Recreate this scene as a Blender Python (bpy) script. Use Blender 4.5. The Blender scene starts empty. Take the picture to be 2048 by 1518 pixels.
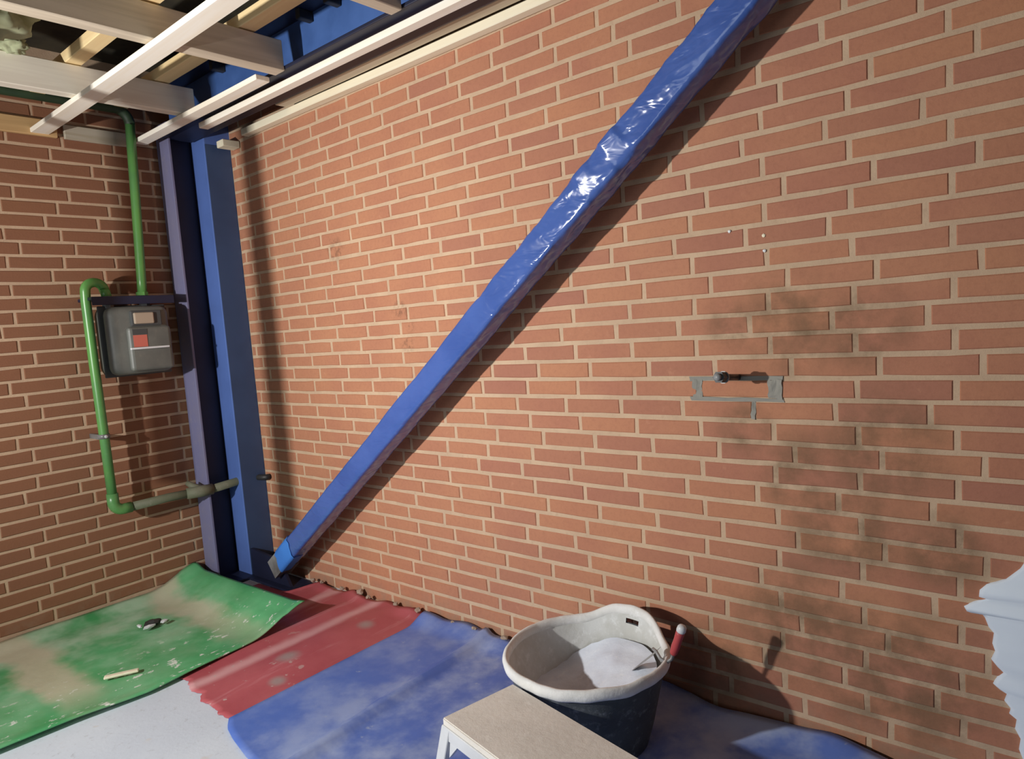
import bpy, bmesh, math, random
from mathutils import Vector, Matrix, noise

C = bpy.context.scene.collection
SC = bpy.context.scene
PI = math.pi
rnd = random.Random(7)

# ------------------------------------------------------------------ camera
CAMLOC = Vector((1.3105, -2.1313, 1.3709))
RGT = Vector((0.76477842, 0.63982716, -0.07573088))
DWN = Vector((-0.00235327, -0.11476623, -0.99338974))
FWD = Vector((-0.64428908, 0.75990125, -0.08626505))
cd = bpy.data.cameras.new('camera')
cam = bpy.data.objects.new('camera', cd)
C.objects.link(cam)
cd.sensor_width = 36.0
cd.lens = 24.6
cd.clip_start = 0.02
m = Matrix((RGT, -DWN, -FWD)).transposed().to_4x4()
m.translation = CAMLOC
cam.matrix_world = m
SC.camera = cam

# ------------------------------------------------------------------ world, lights, exposure
w = bpy.data.worlds.new('world')
SC.world = w
w.use_nodes = True
w.node_tree.nodes['Background'].inputs[0].default_value = (0.80, 0.88, 1.0, 1)
w.node_tree.nodes['Background'].inputs[1].default_value = 0.035


def area(name, loc, target, sx, sy, power, col, spread):
    d = bpy.data.lights.new(name, 'AREA')
    d.shape = 'RECTANGLE'
    d.size, d.size_y = sx, sy
    d.energy = power
    d.color = col
    d.spread = math.radians(spread)
    o = bpy.data.objects.new(name, d)
    C.objects.link(o)
    o.location = loc
    o.rotation_euler = (Vector(target) - Vector(loc)).to_track_quat('-Z', 'Y').to_euler()
    return o


LAMP = Vector((-1.2, -3.0, 1.5))
area('work_lamp', LAMP, (-0.85, 0.0, 1.5), 0.08, 0.06, 56, (1.0, 0.975, 0.94), 140)
# added cool fill behind the camera, standing in for unseen daylight
area('cool_fill', (-0.2, -6.2, 1.7), (-0.6, -0.8, 0.2), 2.2, 2.0, 26, (0.80, 0.90, 1.0), 140)

SC.view_settings.view_transform = 'Standard'
SC.view_settings.look = 'None'
SC.view_settings.gamma = 1.0
SC.view_settings.use_curve_mapping = False
SC.view_settings.exposure = 0.0


# ------------------------------------------------------------------ helpers
def lin(r, g, b):
    def f(c):
        c /= 255.0
        return c / 12.92 if c <= 0.04045 else ((c + 0.055) / 1.055) ** 2.4
    return (f(r), f(g), f(b), 1.0)


class NT:
    """Small node-tree builder for one material."""
    def __init__(self, name, rough=0.8, metal=0.0):
        self.m = bpy.data.materials.new(name)
        self.m.use_nodes = True
        self.t = self.m.node_tree
        self.b = self.t.nodes['Principled BSDF']
        self.b.inputs['Roughness'].default_value = rough
        self.b.inputs['Metallic'].default_value = metal
        self._pos = None

    def node(self, typ, **kw):
        n = self.t.nodes.new(typ)
        for k, v in kw.items():
            setattr(n, k, v)
        return n

    def put(self, sock, v):
        if hasattr(v, 'is_linked') or hasattr(v, 'links'):
            self.t.links.new(v, sock)
        else:
            sock.default_value = v

    def pos(self):
        if self._pos is None:
            self._pos = self.node('ShaderNodeNewGeometry').outputs['Position']
        return self._pos

    def obj(self):
        return self.node('ShaderNodeTexCoord').outputs['Object']

    def noise(self, scale, detail=4.0, rough=0.55, vec=None, dist=0.0):
        n = self.node('ShaderNodeTexNoise')
        n.inputs['Scale'].default_value = scale
        n.inputs['Detail'].default_value = detail
        n.inputs['Roughness'].default_value = rough
        n.inputs['Distortion'].default_value = dist
        self.t.links.new(vec or self.pos(), n.inputs['Vector'])
        return n.outputs['Fac']

    def scaled(self, s, vec=None, loc=(0, 0, 0)):
        n = self.node('ShaderNodeMapping')
        n.inputs['Scale'].default_value = s
        n.inputs['Location'].default_value = loc
        self.t.links.new(vec or self.pos(), n.inputs['Vector'])
        return n.outputs[0]

    def ramp(self, fac, a, b, lo=0.0, hi=1.0):
        n = self.node('ShaderNodeMapRange', interpolation_type='SMOOTHSTEP')
        n.inputs[1].default_value = a
        n.inputs[2].default_value = b
        n.inputs[3].default_value = lo
        n.inputs[4].default_value = hi
        self.put(n.inputs[0], fac)
        return n.outputs[0]

    def math(self, op, a, b=0.0):
        n = self.node('ShaderNodeMath', operation=op)
        self.put(n.inputs[0], a)
        self.put(n.inputs[1], b)
        return n.outputs[0]

    def mix(self, fac, a, b, blend='MIX'):
        n = self.node('ShaderNodeMix', data_type='RGBA', blend_type=blend)
        self.put(n.inputs[0], fac)
        self.put(n.inputs[6], a)
        self.put(n.inputs[7], b)
        return n.outputs[2]

    def sep(self, vec=None):
        n = self.node('ShaderNodeSeparateXYZ')
        self.t.links.new(vec or self.pos(), n.inputs[0])
        return n.outputs

    def blob(self, c, r):
        """soft spot of radius r around the world point c"""
        n = self.node('ShaderNodeVectorMath', operation='DISTANCE')
        self.t.links.new(self.pos(), n.inputs[0])
        n.inputs[1].default_value = c
        return self.ramp(n.outputs['Value'], r, r * 0.25)

    def bump(self, h, strength, dist=0.01):
        n = self.node('ShaderNodeBump')
        n.inputs['Strength'].default_value = strength
        n.inputs['Distance'].default_value = dist
        self.t.links.new(h, n.inputs['Height'])
        self.t.links.new(n.outputs[0], self.b.inputs['Normal'])

    def color(self, c):
        self.put(self.b.inputs['Base Color'], c)
        return self


def mesh_obj(name, bm, mat, parent=None, smooth=False):
    me = bpy.data.meshes.new(name)
    bmesh.ops.recalc_face_normals(bm, faces=bm.faces[:])
    bm.to_mesh(me)
    bm.free()
    if smooth:
        for p in me.polygons:
            p.use_smooth = True
    o = bpy.data.objects.new(name, me)
    C.objects.link(o)
    if mat:
        me.materials.append(mat)
    if parent:
        o.parent = parent
        o.matrix_parent_inverse = parent.matrix_basis.inverted()
    return o


def tag(o, label, cat, group=None, kind=None):
    o['label'] = label
    o['category'] = cat
    if group:
        o['group'] = group
    if kind:
        o['kind'] = kind
    return o


def thing(name, loc, label, cat, group=None):
    o = bpy.data.objects.new(name, None)
    C.objects.link(o)
    o.location = loc
    o.empty_display_size = 0.05
    return tag(o, label, cat, group)


def add_box(bm, x0, x1, y0, y1, z0, z1, M=None):
    vs = [bm.verts.new((x, y, z)) for x in (x0, x1) for y in (y0, y1) for z in (z0, z1)]
    if M:
        for v in vs:
            v.co = M @ v.co
    for f in ((0, 1, 3, 2), (4, 6, 7, 5), (0, 4, 5, 1), (2, 3, 7, 6), (0, 2, 6, 4), (1, 5, 7, 3)):
        bm.faces.new([vs[i] for i in f])
    return vs


def bx(x0, x1, y0, y1, z0, z1, bev=0.0, M=None, seg=2):
    bm = bmesh.new()
    add_box(bm, x0, x1, y0, y1, z0, z1, M)
    if bev:
        bmesh.ops.bevel(bm, geom=bm.edges[:], offset=bev, segments=seg, affect='EDGES', profile=0.5)
    return bm


def wobble(bm, amp, freq, seed=0.0):
    for v in bm.verts:
        n = noise.noise_vector(v.co * freq + Vector((seed, seed * 1.7, seed * 0.3)))
        v.co += n * amp


def add_tube(bm, pts, r, n=12, cap=True):
    """tube through points, r a number or one radius per point"""
    pts = [Vector(p) for p in pts]
    rs = r if isinstance(r, (list, tuple)) else [r] * len(pts)
    rings = []
    up = None
    for i, p in enumerate(pts):
        a = pts[max(i - 1, 0)]
        b = pts[min(i + 1, len(pts) - 1)]
        t = (b - a).normalized()
        if up is None:
            up = Vector((0, 0, 1)) if abs(t.z) < 0.9 else Vector((1, 0, 0))
        s = t.cross(up).normalized()
        up = s.cross(t).normalized()
        rings.append([bm.verts.new(p + (s * math.cos(2 * PI * k / n) + up * math.sin(2 * PI * k / n)) * rs[i]) for k in range(n)])
    for a, b in zip(rings, rings[1:]):
        for k in range(n):
            bm.faces.new((a[k], a[(k + 1) % n], b[(k + 1) % n], b[k]))
    if cap:
        bm.faces.new(rings[0][::-1])
        bm.faces.new(rings[-1])
    return bm


def arc(c, a, b, r, t0, t1, n=8):
    c, a, b = Vector(c), Vector(a), Vector(b)
    return [c + (a * math.cos(t0 + (t1 - t0) * i / n) + b * math.sin(t0 + (t1 - t0) * i / n)) * r for i in range(n + 1)]


def add_lathe(bm, prof, n=32, c=(0, 0, 0)):
    rings = []
    for r, z in prof:
        rings.append([bm.verts.new((c[0] + r * math.cos(2 * PI * k / n), c[1] + r * math.sin(2 * PI * k / n), c[2] + z)) for k in range(n)])
    for a, b in zip(rings, rings[1:]):
        for k in range(n):
            bm.faces.new((a[k], a[(k + 1) % n], b[(k + 1) % n], b[k]))
    return rings


def tube_obj(name, pts, r, mat, parent=None, n=12):
    bm = bmesh.new()
    add_tube(bm, pts, r, n)
    return mesh_obj(name, bm, mat, parent, smooth=True)


def sm(a, b, x):
    t = min(1, max(0, (x - a) / (b - a)))
    return t * t * (3 - 2 * t)


def proj(p):
    d = Vector(p) - CAMLOC
    z = d.dot(FWD)
    if z < 0.05:
        return None
    f = 1399.35
    return (d.dot(RGT) / z * f + 1024, d.dot(DWN) / z * f + 759)


# ------------------------------------------------------------------ materials
# soot and damp stains on the right wall (world x, z, radius)
STAINS = [(0.60, 1.285, 0.22), (0.80, 1.27, 0.17), (0.84, 0.93, 0.24), (0.62, 0.83, 0.20), (0.735, 0.68, 0.24),
          (0.45, 0.97, 0.13), (0.60, 0.36, 0.30), (0.86, 0.26, 0.34), (0.98, 0.66, 0.16), (0.42, 1.30, 0.12),
          (0.3, 0.16, 0.2)]
SMUDGES = [(-1.132, 1.449, 0.07), (-1.10, 1.288, 0.06), (-1.571, 1.773, 0.09), (-1.07, 1.37, 0.04)]


def stain_mask(t):
    acc = None
    for x, z, r in STAINS:
        b = t.blob((x, -0.004, z), r)
        acc = b if acc is None else t.math('MAXIMUM', acc, b)
    n = t.ramp(t.noise(9.0, 5, 0.6), 0.30, 0.66)
    acc = t.math('MULTIPLY', acc, n)
    sm = None
    for x, z, r in SMUDGES:
        b = t.blob((x, -0.004, z), r)
        sm = b if sm is None else t.math('MAXIMUM', sm, b)
    n2 = t.ramp(t.noise(40.0, 3, 0.6), 0.42, 0.62)
    return acc, t.math('MULTIPLY', sm, n2)


def brick_mat(name, dark):
    t = NT(name, 0.88)
    oi = t.node('ShaderNodeObjectInfo').outputs['Random']
    base = t.mix(t.ramp(t.noise(3.2, 3, 0.5), 0.3, 0.7), lin(186, 128, 98), lin(174, 115, 92))
    base = t.mix(t.ramp(oi, 0.0, 1.0, 0.0, 0.45), base, lin(192, 134, 96))
    base = t.mix(t.ramp(t.math('FRACT', t.math('MULTIPLY', oi, 7.31)), 0.55, 1.0, 0.0, 0.45), base, lin(158, 104, 88))
    base = t.mix(t.ramp(t.noise(60, 4, 0.7), 0.4, 0.75, 0.0, 0.22), base, lin(140, 90, 70))
    base = t.mix(t.ramp(t.noise(22, 3, 0.6), 0.62, 0.8, 0.0, 0.35), base, lin(206, 150, 118))
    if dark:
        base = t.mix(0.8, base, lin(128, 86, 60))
    st, sm = stain_mask(t)
    base = t.mix(t.math('MULTIPLY', st, 0.72), base, lin(112, 86, 62))
    base = t.mix(t.math('MULTIPLY', sm, 0.45), base, lin(90, 64, 50))
    # mortar dust smeared along the foot of the wall
    z = t.sep()[2]
    d = t.math('MULTIPLY', t.ramp(z, 0.15, 0.02), t.ramp(t.noise(14, 4), 0.35, 0.7))
    base = t.mix(t.math('MULTIPLY', d, 0.55), base, lin(150, 128, 108))
    t.color(base)
    t.bump(t.noise(120, 5, 0.65), 0.25, 0.004)
    return t.m


def mortar_mat(name, c1, c2):
    t = NT(name, 0.95)
    base = t.mix(t.ramp(t.noise(8, 4), 0.3, 0.7), c1, c2)
    base = t.mix(t.ramp(t.noise(45, 3, 0.7), 0.5, 0.8, 0.0, 0.5), base, lin(178, 148, 122))
    st, sm = stain_mask(t)
    base = t.mix(t.math('MULTIPLY', st, 0.85), base, lin(122, 100, 76))
    base = t.mix(t.math('MULTIPLY', sm, 0.3), base, lin(110, 86, 70))
    t.color(base)
    t.bump(t.noise(160, 4, 0.7), 0.4, 0.004)
    return t.m


def paint_mat(name, c, c2=None, rough=0.4, dust=0.0):
    t = NT(name, rough)
    base = t.mix(t.ramp(t.noise(5, 4), 0.35, 0.7), c, c2 or c)
    if dust:
        base = t.mix(t.ramp(t.noise(25, 5, 0.7), 0.5, 0.85, 0.0, dust), base, lin(170, 160, 145))
    t.color(base)
    t.bump(t.noise(30, 2), 0.05, 0.002)
    return t.m


def wood_mat(name, c1, c2, axis='x', rough=0.7):
    t = NT(name, rough)
    s = {'x': (1.2, 26, 26), 'y': (26, 1.2, 26)}[axis]
    g = t.noise(1.0, 4, 0.6, vec=t.scaled(s), dist=0.6)
    base = t.mix(t.ramp(g, 0.3, 0.7), c1, c2)
    base = t.mix(t.ramp(t.noise(3, 3), 0.55, 0.8, 0.0, 0.3), base, c2)
    t.color(base)
    t.bump(g, 0.15, 0.003)
    return t.m


M_BRICK = brick_mat('brick_red', False)
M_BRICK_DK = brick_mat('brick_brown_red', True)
M_MORTAR = mortar_mat('lime_mortar', lin(206, 177, 147), lin(194, 165, 137))
M_FRESH = paint_mat('fresh_grey_mortar', lin(158, 154, 144), lin(140, 138, 130), 0.95)
M_PLASTER = paint_mat('white_plaster', lin(226, 236, 246), lin(220, 230, 242), 0.85)
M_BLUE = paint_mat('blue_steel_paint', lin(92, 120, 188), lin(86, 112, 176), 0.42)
M_BLUE_SHADED = paint_mat('blue_steel_paint_shaded', lin(62, 84, 122), lin(58, 78, 114), 0.5)  # column blue darkened to paint in the shade of its right face
M_MAUVE = paint_mat('mauve_blue_paint', lin(118, 118, 154), lin(122, 120, 148), 0.55, 0.25)
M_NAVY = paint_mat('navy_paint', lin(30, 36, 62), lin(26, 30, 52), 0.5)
M_BEAMBLUE = paint_mat('beam_blue', lin(70, 104, 166), lin(56, 88, 146), 0.5)
M_GREEN = paint_mat('green_pipe_paint', lin(100, 158, 82), lin(88, 142, 84), 0.32, 0.2)
M_GREEN_SHADED = paint_mat('green_paint_shaded', lin(44, 66, 42), lin(36, 54, 36), 0.6)  # pipe green darkened: shade of the overhead run painted in
M_PIPEGREY = paint_mat('dusty_pipe', lin(112, 112, 92), lin(96, 104, 80), 0.7, 0.3)
M_METER = paint_mat('meter_grey', lin(112, 114, 108), lin(96, 98, 94), 0.5, 0.2)
M_METER_DK = paint_mat('meter_seam_dark', lin(74, 76, 76), None, 0.6)
M_STEEL = paint_mat('worn_steel', lin(150, 150, 150), lin(90, 88, 86), 0.35)
M_DARK = paint_mat('dark_metal', lin(40, 40, 42), lin(58, 56, 54), 0.5)
M_RED_LABEL = paint_mat('label_red', lin(206, 112, 96), None, 0.6)
M_BEIGE = paint_mat('counter_beige', lin(178, 160, 140), None, 0.5)
M_PINE = wood_mat('fresh_pine', lin(255, 250, 238), lin(250, 240, 220))
M_PINE_PALE = wood_mat('pale_timber', lin(248, 240, 214), lin(240, 228, 198))
M_PINE_YEL = wood_mat('yellow_pine', lin(250, 226, 174), lin(240, 210, 156))
M_GREYWOOD = wood_mat('grey_timber_x', lin(210, 196, 172), lin(190, 176, 152))
M_JOIST = wood_mat('weathered_joist', lin(222, 208, 186), lin(200, 186, 164), 'y')
M_JOIST2 = wood_mat('pale_joist', lin(240, 234, 218), lin(226, 218, 202), 'y')
M_PLATE_TAN = wood_mat('tan_wall_plate', lin(214, 176, 124), lin(196, 158, 108), 'y')
M_PLATE_GREY = wood_mat('grey_wall_plate', lin(176, 164, 140), lin(196, 188, 170), 'y')
M_WOOL = paint_mat('mineral_wool', lin(176, 182, 148), lin(150, 152, 118), 1.0)
M_CRUMB = paint_mat('mortar_crumb', lin(172, 152, 134), lin(150, 132, 116), 0.95)
M_WHITE = paint_mat('white_paint', lin(226, 228, 230), lin(212, 214, 216), 0.4, 0.25)


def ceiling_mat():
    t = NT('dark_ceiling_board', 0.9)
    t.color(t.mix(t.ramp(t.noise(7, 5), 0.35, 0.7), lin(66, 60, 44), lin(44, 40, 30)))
    return t.m


def concrete_mat():
    t = NT('concrete_floor', 0.85)
    b = t.mix(t.ramp(t.noise(2.2, 5), 0.3, 0.7), lin(216, 226, 236), lin(204, 214, 226))
    b = t.mix(t.ramp(t.noise(30, 5, 0.7), 0.55, 0.8, 0.0, 0.5), b, lin(140, 138, 136))
    b = t.mix(t.ramp(t.noise(11, 2, 0.5), 0.66, 0.74, 0.0, 0.6), b, lin(206, 204, 200))
    t.color(b)
    t.bump(t.noise(60, 5), 0.15, 0.004)
    return t.m


def green_mat_mat():
    t = NT('green_vinyl', 0.42)
    x, y, z = t.sep()[0:3]
    b = t.mix(t.ramp(t.noise(2.6, 4), 0.3, 0.7), lin(66, 158, 94), lin(98, 184, 124))
    # wide dusty film, heavier by the wall
    film = t.math('MULTIPLY', t.ramp(x, -1.7, -2.45, 0.25, 0.9), t.ramp(t.noise(3.0, 4, 0.6), 0.36, 0.64))
    film = t.math('MULTIPLY', film, t.ramp(y, -0.35, -0.62))
    b = t.mix(film, b, lin(182, 214, 184))
    # two bands of beige dust across the mat
    wob = t.math('MULTIPLY', t.math('SUBTRACT', t.noise(4, 4), 0.5), 0.22)
    yy = t.math('ADD', y, wob)
    b1 = t.math('MULTIPLY', t.ramp(yy, -1.39, -1.33), t.ramp(yy, -1.14, -1.24))
    b2 = t.math('MULTIPLY', t.ramp(yy, -0.72, -0.63), t.ramp(yy, -0.48, -0.56))
    b2 = t.math('MULTIPLY', b2, t.ramp(x, -1.62, -2.15, 0.35, 1.0))
    b1 = t.math('MULTIPLY', b1, t.ramp(x, -1.65, -1.95, 0.15, 1.0))
    b = t.mix(t.math('MULTIPLY', b1, 0.85), b, lin(206, 198, 172))
    b = t.mix(t.math('MULTIPLY', b2, 0.8), b, lin(202, 196, 170))
    # plaster splashes towards the open edge
    sp = t.ramp(t.noise(26, 4, 0.65, vec=t.scaled((1.0, 0.6, 1.0))), 0.60, 0.66)
    sp = t.math('MULTIPLY', sp, t.ramp(x, -2.2, -1.7))
    b = t.mix(sp, b, lin(226, 232, 222))
    t.color(b)
    t.put(t.b.inputs['Roughness'], t.ramp(t.noise(9, 4), 0.35, 0.65, 0.3, 0.7))
    t.bump(t.noise(18, 4), 0.2, 0.006)
    return t.m


def red_mat_mat():
    t = NT('red_vinyl', 0.5)
    x, y, z = t.sep()[0:3]
    b = t.mix(t.ramp(t.noise(3, 4), 0.3, 0.7), lin(176, 82, 90), lin(190, 100, 106))
    st = t.ramp(t.noise(1.0, 4, 0.6, vec=t.scaled((11, 1.6, 8)), dist=0.4), 0.56, 0.72)
    b = t.mix(t.math('MULTIPLY', st, 0.7), b, lin(212, 150, 154))
    for cx in (-1.80, -1.47):
        d = t.math('ABSOLUTE', t.math('SUBTRACT', t.math('ADD', x, t.math('MULTIPLY', t.noise(6, 2), 0.05)), cx + 0.025))
        b = t.mix(t.math('MULTIPLY', t.ramp(d, 0.06, 0.005), 0.75), b, lin(226, 178, 180))
    sp = t.ramp(t.noise(21, 4, 0.6), 0.63, 0.70)
    sp = t.math('MULTIPLY', sp, t.ramp(y, -0.3, -0.9, 0.25, 1.0))
    b = t.mix(t.math('MULTIPLY', sp, 0.9), b, lin(200, 178, 174))
    for c, r in (((-1.33, -0.62, 0), 0.075), ((-1.29, -0.24, 0), 0.06), ((-1.2, -0.75, 0), 0.05)):
        b = t.mix(t.math('MULTIPLY', t.blob(c, r), 0.85), b, lin(166, 152, 150))
    t.color(b)
    t.bump(t.noise(24, 4), 0.2, 0.005)
    return t.m


def blue_mat_mat():
    t = NT('blue_vinyl', 0.5)
    x, y, z = t.sep()[0:3]
    b = t.mix(t.ramp(t.noise(2.2, 4), 0.3, 0.7), lin(80, 114, 198), lin(94, 126, 206))
    df = t.math('MULTIPLY', t.ramp(t.noise(3.4, 5, 0.62), 0.38, 0.68), t.ramp(x, -1.1, -0.45, 0.4, 1.0))
    b = t.mix(df, b, lin(170, 188, 226))
    sp = t.ramp(t.noise(17, 4, 0.6), 0.66, 0.74)
    b = t.mix(t.math('MULTIPLY', sp, 0.6), b, lin(170, 186, 214))
    t.color(b)
    t.bump(t.noise(14, 5), 0.25, 0.006)
    return t.m


def film_mat():
    t = NT('blue_plastic_film', 0.2)
    o = t.pos()
    b = t.mix(t.ramp(t.noise(5, 4), 0.35, 0.7), lin(74, 102, 172), lin(64, 92, 162))
    t.color(b)
    t.b.inputs['Coat Weight'].default_value = 0.35
    t.b.inputs['Coat Roughness'].default_value = 0.1
    t.b.inputs['Specular IOR Level'].default_value = 0.42
    h1 = t.noise(1.0, 2, 0.5, vec=t.scaled((9, 9, 22)), dist=0.8)
    t.bump(h1, 0.4, 0.016)
    return t.m


def tub_mat(name, c1, c2, c3):
    t = NT(name, 0.85)
    b = t.mix(t.ramp(t.noise(7, 5, 0.6), 0.35, 0.65), c1, c2)
    b = t.mix(t.ramp(t.noise(30, 5, 0.7), 0.52, 0.75, 0.0, 0.8), b, c3)
    t.color(b)
    t.bump(t.noise(50, 5, 0.7), 0.3, 0.006)
    return t.m


M_CEIL = ceiling_mat()
M_CONC = concrete_mat()
M_GREENMAT = green_mat_mat()
M_REDMAT = red_mat_mat()
M_BLUEMAT = blue_mat_mat()
M_FILM = film_mat()
M_TUB_OUT = tub_mat('tub_rubber', lin(82, 88, 92), lin(68, 74, 78), lin(140, 146, 150))
M_TUB_IN = tub_mat('tub_inside', lin(196, 196, 190), lin(212, 214, 212), lin(232, 234, 234))
M_TUB_RIM = tub_mat('tub_rim', lin(240, 240, 238), lin(224, 224, 220), lin(248, 250, 250))
M_MIX = tub_mat('white_mortar_mix', lin(230, 238, 250), lin(222, 230, 244), lin(240, 246, 254))
M_BOARD = tub_mat('platform_board', lin(238, 232, 222), lin(228, 222, 212), lin(246, 242, 234))
M_TAPE = paint_mat('blue_masking_tape', lin(70, 136, 226), lin(64, 126, 214), 0.6)

# ------------------------------------------------------------------ the setting
XL, ROW, BL = -2.66, 0.0667, 0.24
JOINT = 0.0145
BH = 0.0522
DEP = 0.005            # how far the bricks stand proud of the mortar


def structure(o):
    o['kind'] = 'structure'
    return o


bm = bmesh.new()
add_box(bm, -2.82, 2.6, -5.4, 0.2, -0.12, 0.0)
floor = structure(mesh_obj('floor', bm, M_CONC))
bm = bmesh.new()
add_box(bm, -2.82, 2.6, -4.2, 0.2, 2.86, 2.95)
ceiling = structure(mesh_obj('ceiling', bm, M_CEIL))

bm = bmesh.new()
add_box(bm, -2.448, 2.5, 0.0028, 0.12, 0.0, 2.86)
add_box(bm, -2.80, -2.448, 0.10, 0.20, 0.0, 2.86)
wall_right = structure(mesh_obj('wall_right', bm, M_MORTAR))
bm = bmesh.new()
add_box(bm, XL - 0.14, XL - DEP, -2.3, 0.10, 0.0, 2.86)
wall_left = structure(mesh_obj('wall_left', bm, M_MORTAR))


def brick_bm(bm, L, H, seed, M=None):
    """one brick: uneven front outline, worn arris, open back in the mortar (48 triangles)"""
    r = random.Random(seed)
    n = 3
    back, out, front = [], [], []
    ring = []
    for i in range(n):
        ring.append((-L / 2 + L * i / n, -H / 2))
    for i in range(1):
        ring.append((L / 2, -H / 2))
    for i in range(1, n + 1):
        ring.append((L / 2 - L * i / n + 0.0, H / 2) if i == n else (L / 2 - L * (i - 1) / n, H / 2))
    ring.append((-L / 2, H / 2)) if abs(ring[-1][0] + L / 2) > 1e-6 else None
    ring2 = []
    for p in ring:
        if not ring2 or (abs(p[0] - ring2[-1][0]) + abs(p[1] - ring2[-1][1])) > 1e-6:
            ring2.append(p)
    py = r.uniform(-0.0018, 0.0018)
    for x, z in ring2:
        dx, dz = r.uniform(-.0016, .0016), r.uniform(-.0018, .0018)
        sx = -1 if x < 0 else 1
        sz = -1 if z < 0 else 1
        back.append(bm.verts.new((x + dx, 0.03, z + dz)))
        out.append(bm.verts.new((x + dx, 0.003 + py * .5, z + dz)))
        ix = x + dx - sx * (0.003 if abs(abs(x) - L / 2) < 1e-6 else 0.0)
        front.append(bm.verts.new((ix, py + r.uniform(-.0006, .0006), z + dz - sz * 0.003)))
    k = len(ring2)
    for i in range(k):
        j = (i + 1) % k
        bm.faces.new((back[i], back[j], out[j], out[i]))
        bm.faces.new((out[i], out[j], front[j], front[i]))
    bm.faces.new(front)
    if M is not None:
        for v in back + out + front:
            v.co = M @ v.co


VAR = {}


def brick_mesh(L, H, var, mat):
    key = (round(L, 3), round(H, 4), var, mat.name)
    if key not in VAR:
        b = bmesh.new()
        brick_bm(b, L, H, var * 31 + int(L * 1000))
        bmesh.ops.recalc_face_normals(b, faces=b.faces[:])
        me = bpy.data.meshes.new('brick')
        b.to_mesh(me)
        b.free()
        me.materials.append(mat)
        VAR[key] = me
    return VAR[key]


PH = {0: 0.0, 1: 0.25, 2: 0.5, 3: 0.25}


def lay(wall, cells, place, singles, mat):
    """cells: (length, row, centre along the wall, centre z); the largest in view become parts, the rest one mesh"""
    scored = []
    for c in cells:
        L, s, z = c
        P = place(s, z)
        pts = [proj(P @ Vector((dx * L / 2, 0, dz * 0.027))) for dx in (-1, 1) for dz in (-1, 1)]
        sc = 0.0
        if all(pts):
            xs = [min(max(p[0], 0), 2048) for p in pts]
            ys = [min(max(p[1], 0), 1518) for p in pts]
            sc = (max(xs) - min(xs)) * (max(ys) - min(ys))
            cen = proj(P @ Vector((0, 0, 0)))
            sc = max(0, sc)
            if sc > 0:  # true quad area rather than the bounding box
                w_ = math.hypot(pts[2][0] - pts[0][0], pts[2][1] - pts[0][1])
                h_ = abs(pts[1][1] - pts[0][1])
                inside = (max(xs) - min(xs)) / max(1e-6, abs(pts[2][0] - pts[0][0]))
                sc = w_ * h_ * min(1, inside)
        scored.append((sc, c, P))
    scored.sort(key=lambda q: -q[0])
    rest = bmesh.new()
    nrest = 0
    for i, (sc, (L, s, z), P) in enumerate(scored):
        if i < singles and sc > 0:
            o = bpy.data.objects.new('brick', brick_mesh(L, BH, rnd.randrange(6), mat))
            C.objects.link(o)
            o.matrix_world = P
            o.parent = wall
        else:
            brick_bm(rest, L, BH, rnd.randrange(10 ** 6), P)
            nrest += 1
    if nrest:
        o = mesh_obj('brick_courses', rest, mat, wall)
        o['kind'] = 'stuff'


# right wall, bricks front at y = 0, rows centred on z = 1.03 + r * ROW
cells = []
for r in range(-15, 24):
    ph = PH[r % 4]
    for n in range(-12, 10):
        a, b = (n + ph) * BL + JOINT / 2, (n + 1 + ph) * BL - JOINT / 2
        a, b = max(a, -2.444), min(b, 2.45)
        if b - a > 0.035:
            cells.append((round(b - a, 4), (a + b) / 2, 1.03 + r * ROW))
lay(wall_right, cells, lambda s, z: Matrix.Translation((s, 0, z)), 300, M_BRICK)

# left wall, bricks front at x = XL
cells = []
ROT = Matrix.Rotation(PI / 2, 4, 'Z')
for t in range(-27, 16):
    ph = PH[t % 4]
    zc = 1.752 + t * ROW
    if zc < 0.02 or zc > 2.80:
        continue
    for n in range(-7, 6):
        a, b = -0.8955 + (n + ph) * BL + JOINT / 2, -0.8955 + (n + 1 + ph) * BL - JOINT / 2
        a, b = max(a, -2.28), min(b, 0.09)
        if b - a > 0.035:
            cells.append((round(b - a, 4), (a + b) / 2, zc))
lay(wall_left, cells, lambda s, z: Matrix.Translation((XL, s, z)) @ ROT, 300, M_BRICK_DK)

# the re-set brick: grey mortar bedded around it (right wall, row 1, joints 1.25 to 2.25)
bm = bmesh.new()
zr = 1.03 + ROW
x0, x1 = 1.25 * BL, 2.25 * BL
add_box(bm, x0 - 0.030, x1 + 0.034, -0.0005, 0.01, zr + 0.0275, zr + 0.040)
add_box(bm, x0 - 0.028, x1 + 0.034, -0.0005, 0.01, zr - 0.040, zr - 0.0275)
add_box(bm, x0 - 0.020, x0 + 0.012, -0.001, 0.01, zr - 0.03, zr + 0.03)
add_box(bm, x1 - 0.012, x1 + 0.032, -0.0025, 0.01, zr - 0.03, zr + 0.03)
add_box(bm, 2.0 * BL - 0.007, 2.0 * BL + 0.006, -0.0005, 0.01, zr - ROW - 0.028, zr - ROW + 0.032)
bmesh.ops.subdivide_edges(bm, edges=bm.edges[:], cuts=4, use_grid_fill=True)
wobble(bm, 0.0055, 45, 3)
f = mesh_obj('fresh_mortar', bm, M_FRESH, wall_right)
f['label'] = 'grey fresh mortar around one re-set brick'

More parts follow.
